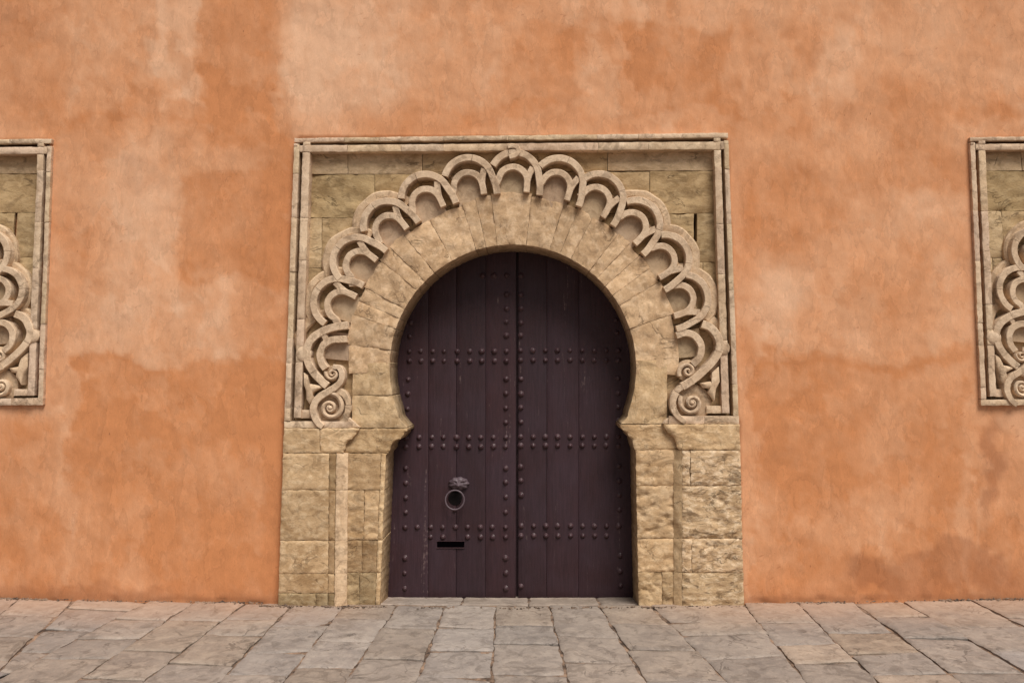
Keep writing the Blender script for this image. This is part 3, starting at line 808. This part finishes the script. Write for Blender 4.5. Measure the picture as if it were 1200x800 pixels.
    # --- scrolls
    def spiral(c, r0, r1, a0, turns, sgn, n=70):
        a = np.linspace(0, 1, n); r = r0 * (r1 / r0) ** a; ang = np.radians(a0) + sgn * a * turns * 2 * math.pi
        return np.stack([c[0] + r * np.cos(ang), c[1] + r * np.sin(ang)], 1)
    def disc(c, r, n=28, sx=1.0): return [(c[0] + r * sx * math.cos(q), c[1] + r * math.sin(q)) for q in np.linspace(0, 2 * math.pi, n, endpoint=False)]
    gcol = (.86, .84, .80)
    # left (angles in pixel space: y down, so +ve turns clockwise)
    plate('scroll_disc', disc((387.5, 477.8), 22.3), -0.014 + dy, yk, M['carved'], root, tr, cham=0.008, color=gcol)
    ribbon('spiral_scroll', spiral((386.3, 477.9), 17.5, 2.2, -90, 2.0, 1), [5.6, 4.9, 3.8, 2.8], -0.056 + dy, yk, M['carved'], root, tr, cham=0.008, wob=.2, dome=0.004)
    plate('scroll_eye', disc((386.6, 477.6), 2.6, 12), -0.058 + dy, yk, M['carved'], root, tr, dome=0.008)
    ribbon('scroll_band', smooth_path([(390, 429.5), (397.3, 431), (400.3, 437.8), (399.3, 446), (392.4, 453.6), (383.5, 459), (373, 466), (367.5, 475), (367.3, 485), (372, 495), (378, 500)], 6), [5.5, 7, 8, 8, 7], -0.063 + dy, yk, M['carved'], root, tr)
    ribbon('scroll_band', smooth_path([(394, 456.5), (402, 461), (407, 470), (407.5, 480), (404.5, 490), (399, 497)], 5), [8, 7, 5], -0.044 + dy, yk, M['carved'], root, tr, color=(.97, .96, .93), wob=1)
    plate('scroll_disc', disc((388.7, 438), 9.5, 20), -0.016 + dy, yk, M['carved'], root, tr, color=gcol)
    ribbon('spiral_scroll', spiral((389.2, 437.8), 8.3, 1.6, 200, -1.6, 1, 44), [4.2, 3.2, 2.4], -0.057 + dy, yk, M['carved'], root, tr, cham=0.007, wob=.2, dome=0.003)
    # right
    plate('scroll_disc', disc((811.3, 472.2), 22.0), -0.014 + dy, yk, M['carved'], root, tr, cham=0.008, color=gcol)
    ribbon('spiral_scroll', spiral((811.3, 472.2), 15.2, 2.0, 215, 2.1, -1), [5.2, 4.8, 3.8, 2.8], -0.056 + dy, yk, M['carved'], root, tr, cham=0.008, wob=.2, dome=0.004)
    plate('scroll_eye', disc((811.4, 472.0), 2.6, 12), -0.058 + dy, yk, M['carved'], root, tr, dome=0.008)
    ribbon('scroll_band', smooth_path([(812, 446), (802, 451.5), (793.5, 458.5), (788.8, 468), (789.5, 479), (795, 488), (803, 494.5)], 6), [9, 8, 7, 6], -0.0655 + dy, yk, M['carved'], root, tr)
    plate('scroll_disc', disc((805.8, 434.2), 13, 22), -0.016 + dy, yk, M['carved'], root, tr, color=gcol)
    ribbon('spiral_scroll', spiral((806.3, 435), 11.2, 1.6, 150, 1.7, 1, 50), [4.8, 3.8, 2.6], -0.057 + dy, yk, M['carved'], root, tr, cham=0.007, wob=.2, dome=0.003)
    # toe stones beside the big scrolls
    plate('scroll_toe', [(409, 489), (414, 493), (422, 500.5), (404, 501), (399, 497)], -0.038 + dy, yk, M['carved'], root, tr)
    if not blind: plate('scroll_toe', [(784, 489), (796, 490), (806, 495.5), (776, 496.3), (779, 492)], -0.038 + dy, yk, M['carved'], root, tr)
    # knots tying the carving to the frame
    plate('frame_knot', disc((355.8, 414.6), 9.0, 24), -0.058 + dy, yk, M['carved'], root, tr, cham=0.008, dome=0.004)
    plate('frame_knot', disc((847.0, 407.8), 8.6, 24), -0.0585 + dy, yk, M['carved'], root, tr, cham=0.008, dome=0.004)
    ribbon('frame_knot', smooth_path([(595, 171.5), (601, 171), (606.5, 173), (607, 178.5), (602.5, 182.5), (597, 183.8)], 5), 5.0, -0.067 + dy, yk, M['carved'], root, tr)
    s_ = 1 / 7.27
    grown = lambda q: [(sum(p[0] for p in q) / len(q) + (a - sum(p[0] for p in q) / len(q)) * 1.15, sum(p[1] for p in q) / len(q) + (b - sum(p[1] for p in q) / len(q)) * 1.12) for a, b in q]
    lf = [(85, 280), (115, 300), (128, 365), (170, 372), (212, 378), (226, 393), (190, 412), (160, 428), (150, 452), (166, 475), (130, 520), (106, 482), (104, 420), (86, 370)]
    plate('leaf_ornament', [(345 + a * s_, 400 + b * s_) for a, b in grown(lf)], -0.052 + dy, yk, M['carved'], root, tr, dome=0.010, cham=0.008, color=(1.04, 1.03, 1))
    lf = [(520, 230), (470, 275), (462, 310), (476, 340), (380, 358), (402, 392), (450, 400), (438, 430), (462, 460), (486, 496), (500, 400), (526, 345)]
    plate('leaf_ornament', [(770 + a * s_, 400 + b * s_) for a, b in grown(lf)], -0.052 + dy, yk, M['carved'], root, tr, dome=0.010, cham=0.008, color=(1.04, 1.03, 1))

portal = empty('stone_portal', (0, 0, 0), 'carved sandstone horseshoe arch surround framing the double door', 'gateway')
carved_panel(portal)

voussoirs(portal)

# --- stones below the springing, corbels and piers.  profiles of the opening edge and of the outer edge
def inarc(y): return CX - math.sqrt(max(0, R1 ** 2 - (y - CY) ** 2))
LIN = [(inarc(y), y) for y in (425, 432, 440, 450, 460, 470, 480)] + [(467.0, 490), (477, 501), (477.2, 505), (474.5, 505.6), (473.5, 509), (470, 512.5), (469.5, 514.5), (465, 515), (460.5, 518), (458, 522), (457.2, 527.5), (455.5, 528), (455.2, 530.9), (452.2, 531.4), (444.5, 712)]
RIN = [(2 * CX - inarc(y), y) for y in (422, 432, 440, 450, 460, 470, 480)] + [(735, 489), (727, 496.5), (727, 500), (730, 504), (735, 507), (737, 511), (741, 515), (742.5, 524), (745, 528), (748.5, 712)]
LOUT = [(413, 425), (412, 501), (402, 501.3), (401, 712)]
ROUT = [(782, 422), (782, 496.4), (798, 496.7), (798, 712)]
vk = dict(step=4, jit=0.003)
for y0_, y1_ in ((424.5, 463), (463, 501.2)):
    slab('springer', between(LOUT, LIN, y0_, y1_), -0.016, 0.38, M['voussoir'], portal, rough=0.008, edge=0.005, chips=0.006, color=(.97, .95, .9), **vk)
slab('springer', between(RIN, ROUT, 422, 496.5), -0.016, 0.38, M['voussoir'], portal, rough=0.008, edge=0.005, chips=0.008, color=(1.02, .99, .93), **vk)
vk['step'] = 1.3
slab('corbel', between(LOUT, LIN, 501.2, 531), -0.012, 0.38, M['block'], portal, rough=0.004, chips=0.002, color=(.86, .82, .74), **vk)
slab('corbel', between(RIN, ROUT, 496.5, 527), -0.010, 0.38, M['block'], portal, rough=0.005, chips=0.003, color=(1.0, .97, .92), **vk)
def pier(L, R, rows, splits, y0, y1, step=3.2, *, mat='ashlar', chL=None, chR=None, rough=0.009, chips=0.01, cols=None, name='pier_stone'):
    for i, (a, b) in enumerate(zip(rows[:-1], rows[1:])):
        xs = splits.get(i, [])
        Ls = [L] + [[(x, 0), (x, 900)] for x in xs]; Rs = [[(x, 0), (x, 900)] for x in xs] + [R]
        for j, (l_, r_) in enumerate(zip(Ls, Rs)):
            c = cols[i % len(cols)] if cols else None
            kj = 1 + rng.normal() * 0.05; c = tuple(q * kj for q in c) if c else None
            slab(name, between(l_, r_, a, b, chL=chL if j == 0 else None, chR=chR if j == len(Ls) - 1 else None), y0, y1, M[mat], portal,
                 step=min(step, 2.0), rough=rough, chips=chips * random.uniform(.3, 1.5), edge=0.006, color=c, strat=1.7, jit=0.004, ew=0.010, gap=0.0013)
LIE = [(446.5, 531), (439.5, 712)]
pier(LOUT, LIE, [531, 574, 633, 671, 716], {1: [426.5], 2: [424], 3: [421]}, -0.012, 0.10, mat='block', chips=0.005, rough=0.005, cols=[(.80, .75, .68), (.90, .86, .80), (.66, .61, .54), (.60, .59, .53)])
for a, b in zip([531, 574, 633, 671], [574, 633, 671, 716]):
    slab('jamb_stone', between(LIE, LIN, a, b), -0.017, 0.38, M['block'], portal, step=2, rough=0.004, chips=0.005, edge=0.008, color=(1.1, 1.08, 1.02), jit=.004, gap=0.0008)  # pale edging; the tint also paints light onto the left reveal
pier(RIN, ROUT, [527, 569, 631, 670, 716], {3: [776]}, -0.016, 0.38, mat='block', chips=0.007, rough=0.006, cols=[(.96, .92, .87), (1.0, .96, .91), (1, .96, .9), (.86, .84, .79)])
# outer piers, standing proud, with a splayed edge towards the opening
LPO = [(332.3, 501), (325.2, 716)]; LPI = [(420.5, 501), (420.5, 504.6), (417.5, 505), (416.8, 509), (413, 513), (412.6, 515), (409, 515.5), (406, 518.5), (404.2, 523), (404, 527), (402, 527.6), (402, 531), (406.0, 712)]
RPO = [(867.2, 496), (872.6, 716)]; RPI = [(777.5, 496.5), (780, 502), (784, 508), (790, 512), (792.5, 518), (793.5, 524), (797, 527.5), (791.5, 528.5), (791.5, 716)]
pier(LPO, LPI, [501.4, 531], {0: [374.6]}, -0.060, 0.10, 1.4, mat='block', chips=0.001, rough=0.003, cols=[(1.02, 1, .96)], chR=(0.1, 0.008), name='corbel')
pier(RPI, RPO, [496.8, 527.5], {}, -0.064, 0.10, 1.4, mat='block', chips=0.003, rough=0.005, cols=[(1.04, 1.01, .95)], chL=(0.06, 0.012), name='corbel')
LPM = [(394, 531), (391.5, 716)]; RPM = [(799.5, 527), (799.5, 716)]
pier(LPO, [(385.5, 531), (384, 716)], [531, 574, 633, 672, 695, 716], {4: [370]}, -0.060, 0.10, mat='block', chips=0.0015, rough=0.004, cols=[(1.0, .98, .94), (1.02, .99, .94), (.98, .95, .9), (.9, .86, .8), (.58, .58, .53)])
pier(RPM, RPO, [527.5, 569, 631, 671, 716], {0: [809.5], 2: [811]}, -0.060, 0.10, chips=0.006, rough=0.005, cols=[(1, .98, .95), (1.03, 1, .95), (1.0, .97, .93), (.84, .82, .77)])
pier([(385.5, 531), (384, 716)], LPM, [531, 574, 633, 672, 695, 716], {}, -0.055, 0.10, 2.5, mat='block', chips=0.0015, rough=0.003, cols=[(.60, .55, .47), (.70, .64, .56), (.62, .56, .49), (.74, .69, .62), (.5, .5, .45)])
for a, b in zip([531, 574, 633, 672, 716][:-1], [531, 574, 633, 672, 716][1:]):
    slab('edge_moulding', between(LPM, [(406.5, 531), (405, 716)], a, b, chR=(0.7, 0.036)), -0.062, 0.10, M['carved'], portal, step=2.5, rough=0.006, chips=0.006, edge=0.003, color=(1.08, 1.05, .98), jit=.003, gap=0.0008)
for a, b in zip([527.5, 569, 631, 671, 716][:-1], [527.5, 569, 631, 671, 716][1:]):
    slab('edge_moulding', between([(790.5, 527), (790.5, 716)], RPM, a, b, chL=(0.95, 0.036)), -0.058, 0.10, M['voussoir'], portal, step=2.5, rough=0.005, chips=0.004, edge=0.003, color=(.9, .87, .82), jit=.003, gap=0.0008)  # darker tint paints in the shade on this left-facing splay

# ------------------------------------------------------------ side panels, cut by the frame of the photograph
lp = empty('carved_panel', (float(P(-190, 475)[0]), 0, float(P(-190, 475)[1])), 'carved stone panel at the left edge of the photo, its right scroll column in view', 'carved panel', 'blind carved panels beside the gate')
rp = empty('carved_panel', (float(P(1390, 475)[0]), 0, float(P(1390, 475)[1])), 'carved stone panel at the right edge of the photo, its left scroll column in view', 'carved panel', 'blind carved panels beside the gate')
carved_panel(lp, lambda x, y: (60 + (np.asarray(x, float) - 853.6) * .925 - 0.066 * (np.asarray(y, float) - 157), 163 + (np.asarray(y, float) - 156) * .916), dy=0.014, back=0.09, blind=True)
carved_panel(rp, lambda x, y: (1137 + (np.asarray(x, float) - 344.6) * .925 + 0.072 * (np.asarray(y, float) - 161), 160 + (np.asarray(y, float) - 161) * .927), dy=0.014, back=0.09, blind=True)

# ------------------------------------------------------------ the two door leaves
YD = 0.36
def stud_mesh():
    v = []; f = []
    prof = [(0.0285, 0.0), (0.0285, -0.0035), (0.0225, -0.0045), (0.0205, -0.011), (0.0145, -0.0175), (0.007, -0.0205)]
    n = 12
    for r, y in prof:
        for k in range(n):
            a = 2 * math.pi * k / n; v.append((r * math.cos(a), y, r * math.sin(a)))
    v.append((0, -0.0215, 0))
    for i in range(len(prof) - 1):
        for k in range(n):
            k2 = (k + 1) % n; f.append((i * n + k, i * n + k2, (i + 1) * n + k2, (i + 1) * n + k))
    for k in range(n): f.append(((len(prof) - 1) * n + k, (len(prof) - 1) * n + (k + 1) % n, len(prof) * n))
    me = bpy.data.meshes.new('stud'); me.from_pydata(v, [], f); me.materials.append(M['stud'])
    me.polygons.foreach_set('use_smooth', [True] * len(me.polygons)); me.update(); return me
STUD = stud_mesh()
def studs(root, pts):
    for px, py in pts:
        x, z = P(px, py, YD)
        o = bpy.data.objects.new('stud', STUD); COL.objects.link(o); o.parent = root
        o.location = Vector((float(x), YD + 0.001, float(z))) - root.location
        s = random.uniform(0.78, 0.98); o.scale = (s, random.uniform(.8, 1.1), s)
        o.rotation_euler = (random.uniform(-.2, .2), random.uniform(0, 6), random.uniform(-.2, .2))

def leaf(xs, label, tiers):
    bx, bz = P((xs[0] + xs[-1]) / 2, 701, YD)
    root = empty('door_leaf', (float(bx), YD, float(bz)), label, 'door', 'leaves of the double door')
    for (ya, yb, seams) in tiers:
        for a, b in zip(seams[:-1], seams[1:]):
            k = 1 + rng.normal() * 0.06
            slab('plank' if len(seams) > 2 else 'rail', quad((a, ya), (b, ya), (b - .4, yb), (a - .4, yb)), YD, YD + 0.06, M['door'], root, step=9, rough=0.0028, edge=0.004, ew=0.006,
                 gap=0.0013 if len(seams) > 2 else 0.0006, nscale=3, color=(k, k, k), jit=0.0, strat=.5)
    return root
LD = leaf([436, 467, 502.2, 533.8, 569.3, 604.8], 'left door leaf of dark aubergine planks, the one with ring knocker and slot',
          [(276, 700.5, [436, 502.2, 535, 569.3, 604.8])])
RD = leaf([607.6, 641, 678, 713, 764], 'right door leaf of dark aubergine planks, studded and without a knocker',
          [(276, 700.5, [607.6, 641, 678.5, 764])])
C1 = [479.8, 493.3, 507.2, 520.6, 535.7, 550.7, 564.6, 579.3, 593.5]
C2 = [476, 491, 506, 519.7, 535, 549.3, 563.5, 578.3, 592.6]
C3 = [475, 489, 504.6, 519, 533.7, 548, 563, 577, 592.5]
L = [(x, 411.5) for x in C1] + [(x, 422.8) for x in C1] + [(x, 512.5) for x in C2] + [(x, 523.3) for x in C2] + [(x, 617.5) for x in C3] + [(C3[i], 629) for i in (2, 3, 5, 6, 7, 8)]
L += [(481, 378), (480.5, 394), (478.5, 444.5), (478, 461.5), (477.5, 479), (477, 495)] + [(475.5, y) for y in (548.5, 566, 583, 600)] + [(474.5, y) for y in (653.5, 671, 689)]
L += [(565.5, 323), (579, 323), (593.8, 323), (593.7, 345), (593.7, 361.5), (593.6, 377), (593.5, 393), (593.2, 444), (593, 461), (592.8, 478), (592.8, 495)] + [(592.5, y) for y in (548.5, 565, 582, 600, 653.5, 671, 689)]
studs(LD, L)
C4 = [609.8, 624.6, 638.9, 653.1, 667.8, 682.2, 696.2, 710, 724.2]
R = [(x + .2, 410.5) for x in C4] + [(x + .2, 422) for x in C4] + [(x + .3, 511.8) for x in C4] + [(x + .3, 522) for x in C4] + [(x + .8, 616) for x in C4] + [(x + .8, 627.5) for x in C4[:-1]]
R += [(610.5, y) for y in (323, 345.5, 361.5, 378, 393, 444, 461.5, 477.5, 494.5, 546.5, 563, 580, 686.5)]
R += [(722, 375), (723, 390), (724.3, 443), (724.6, 460.5), (724.8, 477), (724.8, 493)] + [(725.5, y) for y in (545.5, 563, 580, 597)] + [(727, y) for y in (651, 669, 686)]
studs(RD, R)

# knocker: an animal mask holding a ring
def knocker(root):
    hx, hz = P(537.5, 566.5, YD - 0.02); hx, hz = float(hx), float(hz)
    v = []; f = []; nu, nv = 40, 16
    for j in range(nv + 1):
        ph = (math.pi / 2) * j / nv            # 0 rim .. 90 top
        for i in range(nu):
            a = 2 * math.pi * i / nu
            mane = 1 + 0.06 * math.cos(9 * a) * math.cos(ph) ** 2
            r = math.cos(ph) * mane
            x = 0.086 * r * math.cos(a); z = 0.054 * r * math.sin(a)
            y = -0.040 * math.sin(ph) ** 0.8
            # muzzle, cheeks, brow, eye sockets
            y -= 0.030 * math.exp(-((x / 0.022) ** 2 + ((z + 0.014) / 0.018) ** 2))
            for s in (-1, 1):
                y -= 0.014 * math.exp(-(((x - s * 0.045) / 0.014) ** 2 + ((z - 0.030) / 0.012) ** 2))
                y += 0.014 * math.exp(-(((x - s * 0.022) / 0.008) ** 2 + ((z - 0.010) / 0.006) ** 2))
            y += 0.010 * math.exp(-((x / 0.03) ** 2 + ((z + 0.022) / 0.0035) ** 2))
            y -= 0.004 * math.cos(9 * a) * math.cos(ph)
            v.append((hx + x, YD - 0.002 + y + (0.004 if j == 0 else 0), hz + z))
    for j in range(nv):
        for i in range(nu):
            i2 = (i + 1) % nu; f.append((j * nu + i, j * nu + i2, (j + 1) * nu + i2, (j + 1) * nu + i))
    kn = link_mesh('knocker', v, f, M['iron'], root, label='cast animal mask with a plain iron ring in its mouth')
    def torus(cx, cz, yc, R_, r_, n=40, m=10, lean=0.0):
        vv = []; ff = []
        for i in range(n):
            a = 2 * math.pi * i / n
            for j in range(m):
                b = 2 * math.pi * j / m
                rr = R_ + r_ * math.cos(b)
                z = rr * math.sin(a); vv.append((cx + rr * math.cos(a), yc + r_ * math.sin(b) + lean * (z - R_), cz + z))
        for i in range(n):
            for j in range(m):
                ff.append((i * m + j, ((i + 1) % n) * m + j, ((i + 1) % n) * m + (j + 1) % m, i * m + (j + 1) % m))
        return vv, ff
    rx, rz = P(533.2, 585.0, YD - 0.04)
    vv, ff = torus(float(rx), float(rz), YD - 0.050, 0.079, 0.0068, lean=0.12)
    ring_ = link_mesh('ring', vv, ff, M['iron'], kn)
    ring_.location = ring_.location + 0 * ring_.location
    ring_.parent = kn; ring_.location = Vector(((np.min(vv, 0) + np.max(vv, 0)) / 2).tolist()) - root.location - kn.location
    # near-black disc painting in the shade inside the ring
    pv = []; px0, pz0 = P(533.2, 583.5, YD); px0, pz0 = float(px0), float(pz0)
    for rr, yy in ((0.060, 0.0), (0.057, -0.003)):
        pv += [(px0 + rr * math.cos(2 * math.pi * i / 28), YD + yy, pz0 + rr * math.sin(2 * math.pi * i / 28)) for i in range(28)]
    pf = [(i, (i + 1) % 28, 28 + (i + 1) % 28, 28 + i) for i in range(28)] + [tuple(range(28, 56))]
    bp = link_mesh('ring_shade_disc', pv, pf, M['ring_shade'], root, False)
    # strike knob under the ring
    vv = []; ff = []
    bx, bz = P(533, 597.0, YD); bx, bz = float(bx), float(bz)
    for j, (r, y) in enumerate([(0.016, 0.0), (0.016, -0.012), (0.011, -0.02), (0.004, -0.023)]):
        for i in range(12):
            a = 2 * math.pi * i / 12; vv.append((bx + r * math.cos(a), YD + y, bz + r * math.sin(a)))
    for j in range(3):
        for i in range(12): ff.append((j * 12 + i, j * 12 + (i + 1) % 12, (j + 1) * 12 + (i + 1) % 12, (j + 1) * 12 + i))
    ff.append(tuple(range(36, 48)))
    link_mesh('strike_plate', vv, ff, M['stud'], root)
knocker(LD)
def boxgeo(x0, x1, y0, y1, z0, z1):
    v = [(x, y, z) for x in (x0, x1) for y in (y0, y1) for z in (z0, z1)]
    return np.array(v), [(0, 1, 3, 2), (4, 6, 7, 5), (0, 4, 5, 1), (2, 3, 7, 6), (0, 2, 6, 4), (1, 5, 7, 3)]
x0, z1 = P(512.3, 633.8, YD); x1, z0 = P(544, 641.0, YD)
x0, x1, z0, z1 = map(float, (x0, x1, z0, z1))
v, f = boxgeo(x0, x1, YD - 0.0035, YD + 0.02, z0, z1); link_mesh('letter_slot', v, f, M['slot'], LD, smooth=False)  # flat black block stands in for the shade inside the slot
v, f = join_geo([boxgeo(x0 - .004, x1 + .004, YD - 0.008, YD + .02, z0 - 0.006, z0 + .0005), boxgeo(x0 - .004, x1 + .004, YD - 0.007, YD + .02, z1 - .0005, z1 + 0.004)])
link_mesh('slot_rim', v, f, M['stud'], LD, smooth=False)
# closing strip behind the gap between the leaves
v, f = boxgeo(float(P(600, 500, YD)[0]), float(P(612, 500, YD)[0]), YD + 0.045, YD + 0.08, float(P(600, 700, YD)[1]), float(P(600, 276, YD)[1]))
link_mesh('closing_strip', v, f, M['door'], RD, smooth=False)
